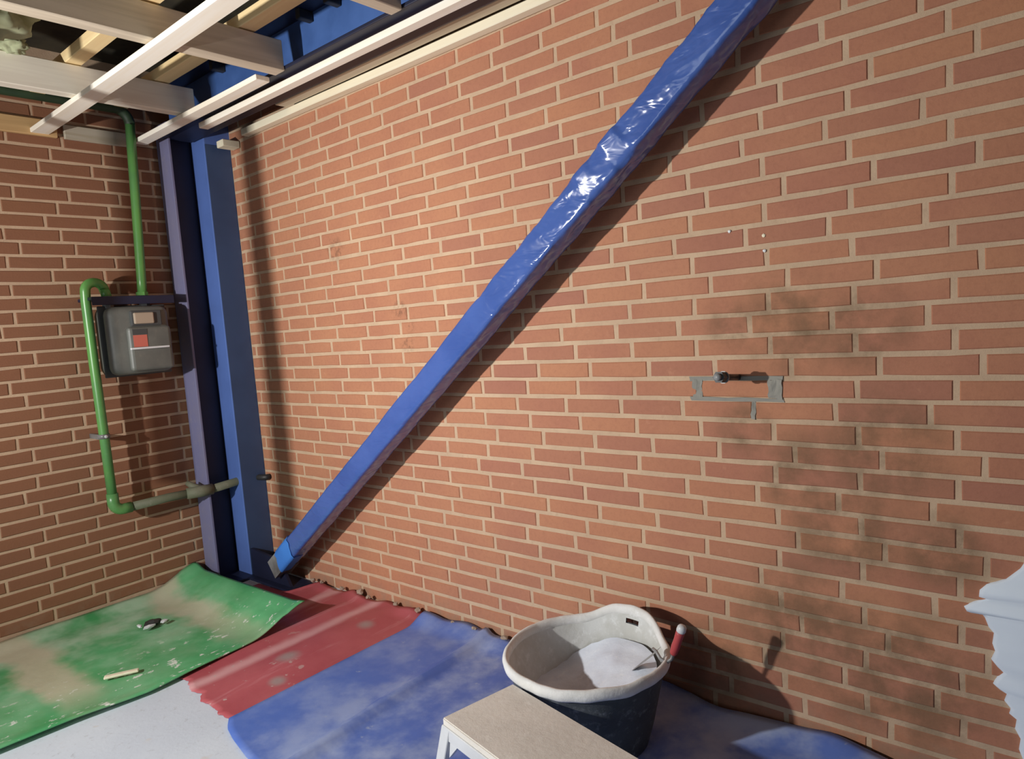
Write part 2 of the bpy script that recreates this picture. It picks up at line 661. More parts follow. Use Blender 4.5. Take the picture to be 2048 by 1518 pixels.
# plaster coat with a ragged edge, bottom right
edge = [(1.163, 0.665), (1.150, 0.640), (1.119, 0.606), (1.097, 0.594), (1.078, 0.585), (1.062, 0.566), (1.060, 0.548), (1.078, 0.545),
        (1.050, 0.532), (1.026, 0.514), (1.032, 0.502), (1.062, 0.508), (1.072, 0.494), (1.080, 0.470), (1.092, 0.455), (1.088, 0.425),
        (1.094, 0.405), (1.085, 0.382), (1.098, 0.365), (1.112, 0.352), (1.098, 0.336), (1.088, 0.316), (1.102, 0.304), (1.118, 0.296),
        (1.112, 0.276), (1.126, 0.258), (1.122, 0.244), (1.138, 0.232), (1.134, 0.205), (1.146, 0.18), (1.142, 0.15), (1.152, 0.12),
        (1.148, 0.08), (1.160, 0.04), (1.158, 0.012)]
bm = bmesh.new()
rows = []
for i, (x, z) in enumerate(edge):
    tz = 0.72 - (0.72 - 0.012) * i / (len(edge) - 1)
    zz = z
    rows.append([bm.verts.new((x, 0.004, zz)), bm.verts.new((x + 0.002, -0.004, zz)), bm.verts.new((x + 0.012, -0.008, zz)),
                 bm.verts.new((1.35, -0.009, 0.5 * z + 0.5 * tz)), bm.verts.new((2.0, -0.009, tz))])
for a, b in zip(rows, rows[1:]):
    for k in range(4):
        bm.faces.new((a[k], a[k + 1], b[k + 1], b[k]))
pl = mesh_obj('plaster_coat', bm, M_PLASTER, wall_right, smooth=True)
pl['label'] = 'white plaster coat with ragged torn edge'

# ------------------------------------------------------------------ blue corner column
col = thing('steel_column', (-2.53, -0.1, 0), 'tall blue painted steel column standing in the corner of the two walls', 'column')
mesh_obj('casing', bx(-2.60, -2.449, -0.150, 0.09, 0.0, 2.62, 0.006), M_BLUE, col)
mesh_obj('side_shade_plate', bx(-2.449, -2.4465, -0.146, 0.0, 0.0, 2.45), M_BLUE_SHADED, col)['label'] = 'blue right face with shade painted in'
mesh_obj('front_flange', bx(-2.652, -2.512, -0.316, -0.302, 0.0, 2.56, 0.003), M_MAUVE, col)['label'] = 'mauve blue front flange'
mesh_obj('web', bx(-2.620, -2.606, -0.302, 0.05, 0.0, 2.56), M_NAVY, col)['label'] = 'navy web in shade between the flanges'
mesh_obj('base_plate', bx(-2.64, -2.42, -0.34, -0.002, 0.0, 0.016, 0.003), M_NAVY, col)

# ------------------------------------------------------------------ overhead blue beam
ob = thing('overhead_beam', (-1.0, -0.27, 2.47), 'blue steel I-beam running under the ceiling along the right wall', 'beam')
mesh_obj('bottom_flange', bx(-2.55, 2.2, -0.375, -0.165, 2.475, 2.49, 0.003), M_NAVY, ob)
mesh_obj('web', bx(-2.55, 2.2, -0.276, -0.264, 2.49, 2.70), M_BEAMBLUE, ob)
mesh_obj('top_flange', bx(-2.55, 2.2, -0.375, -0.165, 2.70, 2.715, 0.003), M_NAVY, ob)
for x in (-1.95, -1.66, -1.22, -1.03, -0.86, -0.67, -0.45):
    mesh_obj('stiffener', bx(x, x + 0.03, -0.345, -0.277, 2.66, 2.70, 0.004), M_DARK, ob)

# ------------------------------------------------------------------ joists and battens
def timber(name, dims, mat, label, cat, seed, bev=0.003, amp=0.003, cuts=6, group=None):
    b = bx(*dims, bev=bev, seg=1)
    lo = [dims[0], dims[2], dims[4]]
    hi = [dims[1], dims[3], dims[5]]
    ax = max(range(3), key=lambda i: hi[i] - lo[i])
    for k in range(1, cuts + 1):
        p = [0, 0, 0]
        p[ax] = lo[ax] + (hi[ax] - lo[ax]) * k / (cuts + 1)
        nrm = [0, 0, 0]
        nrm[ax] = 1
        bmesh.ops.bisect_plane(b, geom=b.verts[:] + b.edges[:] + b.faces[:], plane_co=p, plane_no=nrm)
    wobble(b, amp, 1.7, seed)
    return tag(mesh_obj(name, b, mat), label, cat, group)


timber('ceiling_joist', (-1.352, -1.283, -4.0, -0.378, 2.465, 2.59), M_JOIST, 'weathered grey brown joist nearer the camera, top left of the photo', 'joist', 1)
timber('ceiling_joist', (-2.102, -2.045, -4.0, -0.385, 2.465, 2.592), M_JOIST2, 'pale grey joist farther back, beside the left wall', 'joist', 2)
timber('ceiling_joist', (-0.602, -0.545, -4.0, -0.38, 2.465, 2.59), M_JOIST, 'joist with only its sawn end showing at the top edge, above the white batten', 'joist', 3)

# new battens nailed under the joists
timber('ceiling_batten', (-2.640, 2.0, -0.915, -0.835, 2.440, 2.463), M_PINE, 'longest new pine batten, crossing both joists from the left wall', 'batten', 4, amp=0.004)
b2 = timber('ceiling_batten', (-2.59, -1.375, -0.460, -0.395, 2.440, 2.463), M_PINE, 'short new pine batten with a cut end, beside the green pipe', 'batten', 5)
timber('ceiling_batten', (-2.140, 2.0, -0.330, -0.282, 2.436, 2.463), M_PINE, 'long white new batten under the blue overhead beam', 'batten', 6)
timber('ceiling_batten', (-1.78, 2.0, -0.120, -0.053, 2.499, 2.514), M_GREYWOOD, 'grey rough board between the white batten and the right wall', 'board', 7, amp=0.006)
timber('ceiling_batten', (-2.235, 2.3, -0.046, -0.001, 2.462, 2.498), M_PINE_PALE, 'pale cream timber fixed along the top of the right brick wall', 'batten', 8, amp=0.004)
timber('wood_block', (-2.405, -2.335, -0.10, -0.002, 2.425, 2.462), M_PINE_PALE, 'small cream wood block beside the top of the blue column', 'block', 9)

# old battens above the joists
for i, (y0, y1, lab) in enumerate(((-0.935, -0.868, 'yellow pine batten on top of the joists, the one farther from the right wall'),
                                   (-0.565, -0.492, 'yellow pine batten on top of the joists, the one nearer the blue beam'))):
    timber('roof_batten', (-2.60, 2.0, y0, y1, 2.596, 2.645), M_PINE_YEL, lab, 'batten', 11 + i, amp=0.004)
# wall plate pieces on the left wall
timber('wall_plate', (-2.66, -2.636, -2.2, -0.80, 2.432, 2.512), M_PLATE_TAN, 'tan timber on the left wall at the end of the longest batten', 'board', 15)
timber('wall_plate', (-2.66, -2.640, -0.765, -0.44, 2.435, 2.505), M_PLATE_GREY, 'grey white board on the left wall behind the green riser pipe', 'board', 16, amp=0.006)


def tuft(loc, r, seed, label):
    b = bmesh.new()
    bmesh.ops.create_icosphere(b, subdivisions=4, radius=r)
    for v in b.verts:
        d = v.co.normalized()
        n = noise.fractal(d * 2.2 + Vector((seed, 0, 0)), 0.9, 2.2, 5)
        v.co = Vector((v.co.x * 1.2, v.co.y * 1.2, v.co.z * 0.9)) * (1 + 0.42 * n)
        v.co += Vector(loc)
    return tag(mesh_obj('insulation_tuft', b, M_WOOL, smooth=True), label, 'insulation')


tuft((-1.83, -1.28, 2.66), 0.135, 1.0, 'larger tuft of pale mineral wool hanging at the top left edge')
tuft((-2.02, -1.13, 2.615), 0.042, 5.0, 'small pale tuft of mineral wool lying on the farther joist')

# ------------------------------------------------------------------ gas meter and pipes
gm = thing('gas_meter', (-2.52, -0.605, 1.22), 'grey gas meter hung on the left wall between two green pipes', 'meter')
mesh_obj('back_body', bx(-2.60, -2.50, -0.765, -0.445, 1.232, 1.585, 0.045, seg=4), M_METER, gm, smooth=True)
mesh_obj('seam', bx(-2.511, -2.500, -0.770, -0.440, 1.228, 1.588, 0.005), M_METER_DK, gm)['label'] = 'dark flanged seam'
mesh_obj('front_body', bx(-2.505, -2.425, -0.758, -0.452, 1.236, 1.580, 0.04, seg=4), M_METER, gm, smooth=True)
fp = mesh_obj('face_plate', bx(-2.445, -2.405, -0.675, -0.462, 1.250, 1.475, 0.018, seg=3), M_METER, gm)
mesh_obj('ledge', bx(-2.407, -2.392, -0.675, -0.485, 1.360, 1.370, 0.002), M_WHITE, fp)['label'] = 'pale ledge across the face'
mesh_obj('warning_label', bx(-2.406, -2.403, -0.655, -0.588, 1.372, 1.432), M_RED_LABEL, fp)['label'] = 'faded red label'
mesh_obj('label_strip', bx(-2.406, -2.4035, -0.655, -0.585, 1.434, 1.462), M_METER_DK, fp)
ix = mesh_obj('index_window', bx(-2.43, -2.400, -0.640, -0.543, 1.488, 1.545, 0.006), M_BEIGE, gm)
mesh_obj('index_frame', bx(-2.43, -2.412, -0.652, -0.500, 1.478, 1.556, 0.006), M_METER_DK, gm)
for y in (-0.712, -0.535):
    b = bmesh.new()
    add_lathe(b, [(0.0, 0.0), (0.027, 0.0), (0.027, 0.022), (0.033, 0.022), (0.033, 0.050), (0.024, 0.052), (0.024, 0.062), (0.0, 0.062)], 8, (-2.515, y, 1.575))
    mesh_obj('union_nut', b, M_DARK if y > -0.6 else M_STEEL, gm)
br = mesh_obj('bracket', bx(-2.655, -2.47, -0.80, -0.40, 1.618, 1.634, 0.003), M_NAVY, gm)
br['label'] = 'navy support bracket over the meter'
mesh_obj('bracket_lip', bx(-2.474, -2.468, -0.80, -0.40, 1.592, 1.634, 0.002), M_NAVY, gm)

XP = -2.545
PR = 0.0235
riser = thing('gas_riser', (XP, -0.5, 1.63), 'green gas pipe rising from the right side of the meter to the ceiling', 'pipe')
tube_obj('riser_pipe', [(XP, -0.530, 1.62), (XP, -0.524, 1.72), (XP, -0.502, 2.2), (XP, -0.488, 2.53)], PR, M_GREEN, riser)
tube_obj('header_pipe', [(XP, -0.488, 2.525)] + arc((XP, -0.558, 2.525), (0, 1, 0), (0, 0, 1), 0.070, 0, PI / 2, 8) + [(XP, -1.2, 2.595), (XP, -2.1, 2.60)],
         PR + 0.002, M_GREEN_SHADED, riser)['label'] = 'green header pipe along the left wall, shade painted in'
b = bmesh.new()
add_lathe(b, [(0.0, 0), (0.031, 0), (0.031, 0.035), (0.0, 0.035)], 8, (XP, -0.529, 1.622))
mesh_obj('pipe_socket', b, M_GREEN, riser)

sup = thing('gas_supply_pipe', (XP, -0.79, 0.55), 'green gas supply pipe with a bent top, running down and across to the blue column', 'pipe')
pts = [(XP + 0.03, -0.712, 1.625), (XP + 0.02, -0.714, 1.66)]
pts += arc((XP + 0.008, -0.757, 1.665), (0, 1, 0), (0, 0, 1), 0.044, 0, PI, 12)
pts += [(XP, -0.801, 1.62), (XP, -0.800, 1.3), (XP, -0.796, 0.95), (XP, -0.793, 0.62)]
tube_obj('supply_pipe', pts, PR, M_GREEN, sup)
b = bmesh.new()
add_tube(b, [(XP, -0.793, 0.64)] + arc((XP, -0.748, 0.595), (0, -1, 0), (0, 0, -1), 0.045, 0, PI / 2, 8) + [(XP, -0.71, 0.55)], 0.028, 14)
mesh_obj('elbow', b, M_GREEN, sup, smooth=True)
tube_obj('cross_pipe', [(XP, -0.715, 0.55), (XP, -0.52, 0.552), (XP + 0.03, -0.40, 0.553)], PR, M_PIPEGREY, sup)['label'] = 'dusty grey green cross pipe'
b = bmesh.new()
add_tube(b, [(XP + 0.02, -0.43, 0.553), (XP + 0.045, -0.36, 0.553), (XP + 0.055, -0.30, 0.553)], [0.030, 0.032, 0.030], 14)
add_tube(b, [(XP + 0.04, -0.345, 0.556), (XP - 0.005, -0.385, 0.585), (XP - 0.03, -0.40, 0.602)], [0.020, 0.018, 0.013], 10)
mesh_obj('tee_fitting', b, M_PIPEGREY, sup, smooth=True)
tube_obj('end_pipe', [(XP + 0.055, -0.305, 0.553), (XP + 0.045, -0.15, 0.560), (XP + 0.045, -0.145, 0.560)], PR, M_PIPEGREY, sup)
tube_obj('wall_stub', [(-2.452, -0.045, 0.565), (-2.40, -0.020, 0.565), (-2.395, 0.006, 0.565)], 0.017, M_DARK, sup)['label'] = 'dark stub entering the right wall'
cl = mesh_obj('pipe_clamp', bx(-2.655, XP, -0.826, -0.81, 0.925, 0.950, 0.002), M_STEEL, sup)
b = bmesh.new()
add_lathe(b, [(0.0255, -0.011), (0.0275, -0.011), (0.0275, 0.011), (0.0255, 0.011), (0.0255, -0.011)], 16, (XP, -0.797, 0.937))
mesh_obj('clamp_ring', b, M_STEEL, cl, smooth=True)
b = bmesh.new()
bmesh.ops.create_icosphere(b, subdivisions=2, radius=0.009, matrix=Matrix.Translation((XP + 0.030, -0.797, 0.937)))
mesh_obj('clamp_screw', b, M_WHITE, cl, smooth=True)['label'] = 'bright screw head'

# ------------------------------------------------------------------ diagonal brace in plastic film
SL, ZI, ZU = 0.7652, 1.6945, 1.8280        # lower and upper edges of the front face: z = SL * x + Z
ax = Vector((1, 0, SL)).normalized()
pn = Vector((-ax.z, 0, ax.x))
wid = (ZU - ZI) * ax.x
YF, YB = -0.185, -0.085


def on_brace(s, h, y):
    """s along the brace (metres from x = -2.1 at its foot), h across from lower edge, y depth"""
    p = Vector((-2.08, 0, SL * -2.08 + ZI)) + ax * s + pn * h
    return Vector((p.x, y, p.z))


br = thing('diagonal_brace', on_brace(0, wid / 2, -0.135), 'blue diagonal steel brace in crinkled plastic film, crossing the right wall', 'brace')
LEN = 3.70


def prism(s0, s1, h0, h1, y0, y1):
    b = bmesh.new()
    vs = [b.verts.new(on_brace(s, h, y)) for s in (s0, s1) for h in (h0, h1) for y in (y0, y1)]
    for f in ((0, 1, 3, 2), (4, 6, 7, 5), (0, 4, 5, 1), (2, 3, 7, 6), (0, 2, 6, 4), (1, 5, 7, 3)):
        b.faces.new([vs[i] for i in f])
    return b


mesh_obj('steel_tube', prism(-0.06, LEN, 0.008, wid - 0.008, YF + 0.012, YB - 0.008), M_BLUE, br)
# film: rounded square section lofted with wrinkles
b = bmesh.new()
sec = []
NS = 9
for side in range(4):
    for k in range(NS):
        u = k / NS
        sec.append([(u, 0), (1, u), (1 - u, 1), (0, 1 - u)][side])
NL = 420
rings = []
for i in range(NL + 1):
    s = 0.14 + (LEN - 0.14) * i / NL
    ring = []
    for (a, c) in sec:
        # a: depth 0 front .. 1 back ; c: 0 lower .. 1 upper
        da, dc = a - 0.5, c - 0.5
        rr = max(abs(da), abs(dc))
        q = (abs(da) ** 10 + abs(dc) ** 10) ** 0.1
        k_ = rr / q if q > 0 else 1
        p = on_brace(s, (0.5 + dc * k_) * wid, YF + (0.5 + da * k_) * (YB - YF))
        out = (pn * dc + Vector((0, 1, 0)) * da).normalized()
        wl = min(1.0, max(0.0, (2.6 - s) / 0.9))
        wl = 0.3 + 0.7 * sm(1.7, 2.5, s)
        q1 = noise.noise(Vector((s * 3.2, a * 1.6, c * 1.6 + 4)))
        q2 = noise.noise(Vector((s * 11.0 + c * 3.2, a * 2.4 + 7, c * 1.3)))
        q3 = abs(noise.noise(Vector((s * 24.0 + c * 6.0, a * 3.0, c * 2.0 + 11))))
        d = 0.0028 * q1 + (0.0056 * q2 + 0.0046 * (0.5 - q3)) * wl
        # two slack facets that lean outwards near the middle of the brace
        if a < 0.12:
            win = sm(2.80, 2.82, s) * sm(2.90, 2.88, s) + 0.8 * sm(2.66, 2.69, s) * sm(2.76, 2.73, s)
            d = d * (1 - 0.85 * min(1, win))
            p = p + Vector((0, -0.20 * (c - 0.35) * wid * win, 0))
        ring.append(b.verts.new(p + out * d))
    rings.append(ring)
n4 = len(sec)
for r0, r1 in zip(rings, rings[1:]):
    for k in range(n4):
        b.faces.new((r0[k], r0[(k + 1) % n4], r1[(k + 1) % n4], r1[k]))
mesh_obj('plastic_film', b, M_FILM, br, smooth=True)['label'] = 'glossy crinkled blue plastic film'
# tape at the foot
b = bmesh.new()
ringA = [(0.17, 0.0), (0.20, 1.0)]
grid = []
for i in range(9):
    row = []
    for j in range(15):
        # strip wrapped around upper, front and lower faces
        v = j / 14.0
        if v < 0.3:
            h, y = wid + 0.004, YB + (YF - YB) * v / 0.3
        elif v < 0.7:
            h, y = wid + 0.004 - (wid + 0.008) * (v - 0.3) / 0.4, YF - 0.005
        else:
            h, y = -0.004, YF + (YB - YF) * (v - 0.7) / 0.3 * 0.6
        s = 0.03 + 0.17 * i / 8 + (0.012 * noise.noise(Vector((j * 0.9, i * 0.0, 3))) if i in (0, 8) else 0) + 0.03 * (h / wid - 0.5)
        row.append(b.verts.new(on_brace(s, h, y) + Vector((0, -0.002 * noise.noise(Vector((i * .8, j * .7, 0))), 0))))
    grid.append(row)
for i in range(8):
    for j in range(14):
        b.faces.new((grid[i][j], grid[i + 1][j], grid[i + 1][j + 1], grid[i][j + 1]))
mesh_obj('masking_tape', b, M_TAPE, br, smooth=True)['label'] = 'bright blue masking tape around the foot'
mesh_obj('bare_end', prism(-0.07, 0.05, 0.002, wid - 0.002, YF + 0.002, YB - 0.002), M_STEEL, br)['label'] = 'bare grey steel end below the tape'
b = bmesh.new()
add_box(b, -2.444, -2.05, -0.143, -0.127, 0.0, 0.17)
for v in b.verts:
    if v.co.z > 0.1 and v.co.x > -2.2:
        v.co.x -= 0.10
        v.co.z -= 0.02
mesh_obj('gusset_plate', b, M_NAVY, br)
mesh_obj('foot_plate', bx(-2.44, -2.02, -0.18, -0.03, 0.0, 0.014), M_NAVY, br)

# ------------------------------------------------------------------ floor sheets
def sheet(name, nx, ny, fn, mat, label, thick=0.005):
    b = bmesh.new()
    g = [[b.verts.new(fn(i / nx, j / ny)) for j in range(ny + 1)] for i in range(nx + 1)]
    for i in range(nx):
        for j in range(ny):
            b.faces.new((g[i][j], g[i + 1][j], g[i + 1][j + 1], g[i][j + 1]))
    o = mesh_obj(name, b, mat, smooth=True)
    md = o.modifiers.new('thickness', 'SOLIDIFY')
    md.thickness = thick
    md.offset = 1.0
    return tag(o, label, 'floor sheet')


def lerp_pts(pts, t):
    """piecewise-linear lookup of (t, v) pairs"""
    for (a, va), (b_, vb) in zip(pts, pts[1:]):
        if t <= b_:
            return va + (vb - va) * (t - a) / (b_ - a)
    return pts[-1][1]


def green_fn(u, v):
    y = -1.74 + (1.74 - 0.365) * v                       # towards the column
    xr = lerp_pts([(-2.2, -1.66), (-1.57, -1.615), (-1.35, -1.60), (-1.09, -1.565), (-0.78, -1.585), (-0.52, -1.60), (-0.30, -1.60)], y)
    x = -2.655 + (xr + 2.655) * u
    z = 0.012 + 0.085 * sm(-0.66, -0.36, y) ** 1.3
    z += 0.014 * sm(0.9, 1.0, u) * (1 + 0.6 * noise.noise(Vector((y * 3, 0, 1))))
    z += 0.030 * sm(0.12, 0.0, u)
    z += 0.006 * noise.noise(Vector((x * 3, y * 3, 0)))
    if v > 0.93:
        y += 0.02 * (u - 0.2)
    return (x, y, max(z, 0.006))


def red_fn(u, v):
    x = -2.30 + (-1.095 + 2.30) * u
    far = -0.018 + 0.016 * math.sin(x * 21) - 0.015 * noise.noise(Vector((x * 9, 2, 0)))
    if x < -1.98:
        far = min(far, -0.19 + 0.17 * sm(-2.02, -1.98, x))
    near = lerp_pts([(-2.3, -0.93), (-1.62, -0.945), (-1.37, -0.985), (-1.13, -1.0), (-1.0, -1.0)], x)
    near += 0.022 * noise.noise(Vector((x * 14, 5, 0))) + 0.012 * noise.noise(Vector((x * 40, 9, 0)))
    y = near + (far - near) * v
    z = 0.002 + 0.017 * (0.5 + 0.5 * math.sin((x + 1.72) * 19.0 + 0.8 * noise.noise(Vector((y * 2, x, 0))))) * sm(0.0, 0.4, v) * sm(1.0, 0.96, u) * sm(-1.66, -1.56, x - 0.35 * sm(-0.3, -0.2, y) * 0)
    z += 0.03 * sm(0.93, 1.0, v) * (0.4 + noise.noise(Vector((x * 7, 0, 0)))) * sm(-2.2, -2.0, x)
    return (x, y, max(z, 0.001))


def blue_fn(u, v):
    x = -1.115 + (2.2 + 1.115) * u
    far = -0.018 + 0.010 * math.sin(x * 13) - 0.012 * noise.noise(Vector((x * 7, 2, 3)))
    near = lerp_pts([(-1.2, -0.99), (-1.115, -1.0), (-1.06, -1.035), (-0.985, -1.056), (-0.84, -1.085), (0.0, -1.12), (2.3, -1.12)], x)
    y = near + (far - near) * v
    z = 0.008 + 0.024 * math.exp(-((x + 0.70 + 0.06 * (v - 0.5)) / 0.028) ** 2) + 0.008 * math.exp(-((x + 0.42) / 0.05) ** 2)
    z += 0.004 * noise.noise(Vector((x * 4, y * 2, 0)))
    z += 0.045 * sm(0.88, 1.0, v) * (0.55 + 0.8 * noise.noise(Vector((x * 5, 0, 3))))
    return (x, y, max(z, 0.004))


sheet('green_sheet', 40, 90, green_fn, M_GREENMAT, 'green vinyl sheet along the left wall, dusty, its end curled up at the column')
sheet('red_sheet', 110, 40, red_fn, M_REDMAT, 'red vinyl sheet with dusty folds between the green and the blue sheet', 0.004)
sheet('blue_sheet', 160, 40, blue_fn, M_BLUEMAT, 'blue vinyl sheet spread under the mortar tub along the right wall', 0.004)


def crumb(loc, r, seed, mat, label, name='mortar_crumb', cat='rubble', group=None, sc=(1, 1, 0.7), sub=2):
    b = bmesh.new()
    bmesh.ops.create_icosphere(b, subdivisions=sub, radius=r)
    for v in b.verts:
        n = noise.noise(v.co.normalized() * 1.6 + Vector((seed, seed * 2, 0)))
        v.co = Vector((v.co.x * sc[0], v.co.y * sc[1], v.co.z * sc[2])) * (1 + 0.5 * n)
    mn = min(v.co.z for v in b.verts)
    for v in b.verts:
        v.co += Vector((loc[0], loc[1], loc[2] - mn))
    return tag(mesh_obj(name, b, mat), label, cat, group)


ORD = 'first second third fourth fifth sixth seventh eighth ninth tenth eleventh'.split()
for i, (x, y, r) in enumerate(((-1.99, -0.045, 0.022), (-1.93, -0.032, 0.016), (-1.74, -0.038, 0.02), (-1.60, -0.03, 0.028), (-1.52, -0.04, 0.02),
                               (-1.32, -0.03, 0.02), (-1.16, -0.03, 0.024), (-0.93, -0.03, 0.017), (-0.80, -0.028, 0.02), (-0.62, -0.03, 0.022), (-0.5, -0.03, 0.016))):
    crumb((x, y, 0.022), r * 0.62, i * 3.1, M_CRUMB, ORD[i] + ' grey mortar crumb from the column along the foot of the right wall', group='mortar crumbs at the wall foot', sc=(1.2, 0.9, 0.8))

db = thing('debris', (-2.23, -0.81, 0.015), 'small black and white scrap of debris on the middle of the green sheet', 'debris')
b = bmesh.new()
bmesh.ops.create_icosphere(b, subdivisions=2, radius=0.028)
for v in b.verts:
    v.co = Vector((v.co.x * 0.9, v.co.y * 1.5, v.co.z * 0.7)) * (1 + 0.5 * noise.noise(v.co.normalized() * 2)) + Vector((-2.22, -0.80, 0.035))
mesh_obj('dark_piece', b, M_DARK, db)
for k, (dx, dy, r) in enumerate(((0.035, -0.03, 0.018), (0.03, 0.04, 0.014), (-0.02, -0.055, 0.014))):
    b = bmesh.new()
    bmesh.ops.create_icosphere(b, subdivisions=1, radius=r)
    for v in b.verts:
        v.co = Vector((v.co.x * (0.7 + 0.5 * k), v.co.y * (1.7 - 0.5 * k), v.co.z * 0.6)) * (1 + 0.7 * noise.noise(v.co.normalized() * 2 + Vector((k, 0, 0)))) + Vector((-2.22 + dx, -0.80 + dy, 0.035))
    mesh_obj('pale_piece', b, M_WHITE, db)
Mx = Matrix.Translation((-1.81, -1.10, 0.026)) @ Matrix.Rotation(math.radians(62), 4, 'Z')
b = bx(-0.065, 0.065, -0.014, 0.014, -0.006, 0.006, 0.004, Mx)
wobble(b, 0.004, 30, 2)
tag(mesh_obj('wood_splinter', b, M_PINE_PALE), 'pale splinter lying near the open edge of the green sheet', 'splinter')

# ------------------------------------------------------------------ mortar tub
TX, TY, TH, TR = 0.04, -0.37, 0.29, 0.262
tub = thing('mortar_tub', (TX, TY, 0.012), 'round dark mortar tub with a plastered pale rim, standing against the right wall', 'tub')
NA = 120


def lobe(a):
    d = (a - math.radians(84) + PI) % (2 * PI) - PI
    return 0.046 * math.exp(-(d / 0.50) ** 4)


def tub_shell(prof, mat, name, hole=False):
    """prof: list of (radius factor, height fraction, offset); height grows over the grip lobe"""
    b = bmesh.new()
    rg = []
    for (r, hf) in prof:
        ring = []
        for k in range(NA):
            a = 2 * PI * k / NA
            L = lobe(a) * max(0.0, (hf - 0.8) / 0.2)
            wv = 0.004 * noise.noise(Vector((math.cos(a) * 2, math.sin(a) * 2, hf * 2)))
            rr = r + wv + L * 0.15
            ring.append(b.verts.new((TX + rr * math.cos(a), TY + rr * math.sin(a), 0.012 + TH * hf * (1 - 0.04) + L)))
        rg.append(ring)
    for i, (p, q) in enumerate(zip(rg, rg[1:])):
        for k in range(NA):
            ang = math.degrees(2 * PI * (k + 0.5) / NA)
            if hole and hole[0] <= i < hole[1] and 78 < ang < 90:
                continue
            b.faces.new((p[k], p[(k + 1) % NA], q[(k + 1) % NA], q[k]))
    return b, rg


def prof_lin(r0, h0, r1, h1, n):
    return [(r0 + (r1 - r0) * i / n, h0 + (h1 - h0) * i / n) for i in range(n + 1)]


b, rg = tub_shell([(0.0, 0.0)] + prof_lin(0.185, 0.0, 0.245, 0.80, 6) + prof_lin(0.2475, 0.84, 0.258, 0.97, 4), M_TUB_OUT, 'outer_wall', hole=(10, 11))
mesh_obj('outer_wall', b, M_TUB_OUT, tub, smooth=True)
b, rg = tub_shell([(0.0, 0.05)] + prof_lin(0.176, 0.05, 0.238, 0.80, 6) + prof_lin(0.240, 0.84, 0.251, 0.97, 4), M_TUB_IN, 'inner_wall', hole=(10, 11))
mesh_obj('inner_wall', b, M_TUB_IN, tub, smooth=True)
# rolled rim following the lobe
b = bmesh.new()
pr = []
for i in range(10):
    t = 2 * PI * i / 10
    pr.append((math.cos(t) * 0.011, math.sin(t) * 0.010))
rg = []
for k in range(NA):
    a = 2 * PI * k / NA
    L = lobe(a)
    ring = []
    for (dr, dz) in pr:
        rr = 0.257 + L * 0.15 + dr * (1 + 0.25 * noise.noise(Vector((math.cos(a) * 6, math.sin(a) * 6, 1)))) + 0.004 * noise.noise(Vector((math.cos(a) * 2, math.sin(a) * 2, 2)))
        ring.append(b.verts.new((TX + rr * math.cos(a), TY + rr * math.sin(a), 0.012 + TH * 0.94 + L + dz * 1.9 + 0.004 * noise.noise(Vector((math.cos(a) * 5, math.sin(a) * 5, 4))))))
    rg.append(ring)
for k in range(NA):
    p, q = rg[k], rg[(k + 1) % NA]
    for i in range(10):
        b.faces.new((p[i], p[(i + 1) % 10], q[(i + 1) % 10], q[i]))
mesh_obj('rim', b, M_TUB_RIM, tub, smooth=True)['label'] = 'pale rim caked with plaster'
# contents: the white mix banked to the right
b = bmesh.new()
NR = 14
rings = []
for i in range(NR + 1):
    ring = []
    for k in range(60):
        a = 2 * PI * k / 60
        rr = 0.222 * i / NR
        x, y = rr * math.cos(a), rr * math.sin(a)
        z = 0.140 + 0.105 * sm(-0.10, 0.19, x * 0.66 + y * 0.75) + 0.010 * noise.noise(Vector((x * 12, y * 12, 0))) + 0.006 * noise.noise(Vector((x * 30, y * 30, 0)))
        ring.append(b.verts.new((TX + x, TY + y, z)))
    rings.append(ring)
for p, q in zip(rings, rings[1:]):
    for k in range(60):
        b.faces.new((p[k], p[(k + 1) % 60], q[(k + 1) % 60], q[k]))
bmesh.ops.remove_doubles(b, verts=b.verts[:], dist=1e-6)
mx = mesh_obj('mortar_mix', b, M_MIX, smooth=True)
tag(mx, 'white mortar mix lying inside the round tub', 'mortar')

# trowel leaning over the rim
tr = thing('trowel', (0.29, -0.26, 0.29), 'trowel with a red handle leaning over the right rim of the mortar tub', 'trowel')
h0, h1 = Vector((0.314, -0.300, 0.322)), Vector((0.351, -0.300, 0.420))
hd = (h1 - h0).normalized()
Ln = (h1 - h0).length
M_HANDLE = paint_mat('trowel_red', lin(196, 84, 84), lin(180, 70, 72), 0.5, 0.3)
b = bmesh.new()
add_tube(b, [h0 + hd * (Ln * f) for f in (0, 0.05, 0.25, 0.5, 0.72, 0.80)], [0.0085, 0.0115, 0.0135, 0.0125, 0.0135, 0.0135], 14)
hn = mesh_obj('handle', b, M_HANDLE, tr, smooth=True)
b = bmesh.new()
add_tube(b, [h0 + hd * (Ln * f) for f in (0.80, 0.84, 0.95, 1.0, 1.02)], [0.0135, 0.0145, 0.0135, 0.010, 0.004], 14)
mesh_obj('handle_cap', b, M_WHITE, hn, smooth=True)['label'] = 'white handle end'
q0 = h0 + hd * 0.004
tube_obj('tang', [q0, q0 - hd * 0.022, q0 + Vector((-0.020, -0.012, -0.030)), q0 + Vector((-0.040, -0.012, -0.022)), q0 + Vector((-0.056, -0.006, -0.006)), q0 + Vector((-0.072, 0.004, -0.006))],
         [0.006, 0.006, 0.006, 0.0055, 0.005, 0.005], M_STEEL, tr)
b = bmesh.new()
bl = [(-0.060, -0.020, -0.014), (-0.060, 0.034, -0.008), (-0.13, 0.022, -0.075), (-0.155, 0.004, -0.100), (-0.13, -0.018, -0.078)]
tp = [b.verts.new(q0 + Vector(p)) for p in bl]
bt = [b.verts.new(q0 + Vector(p) + Vector((-0.001, 0, -0.002))) for p in bl]
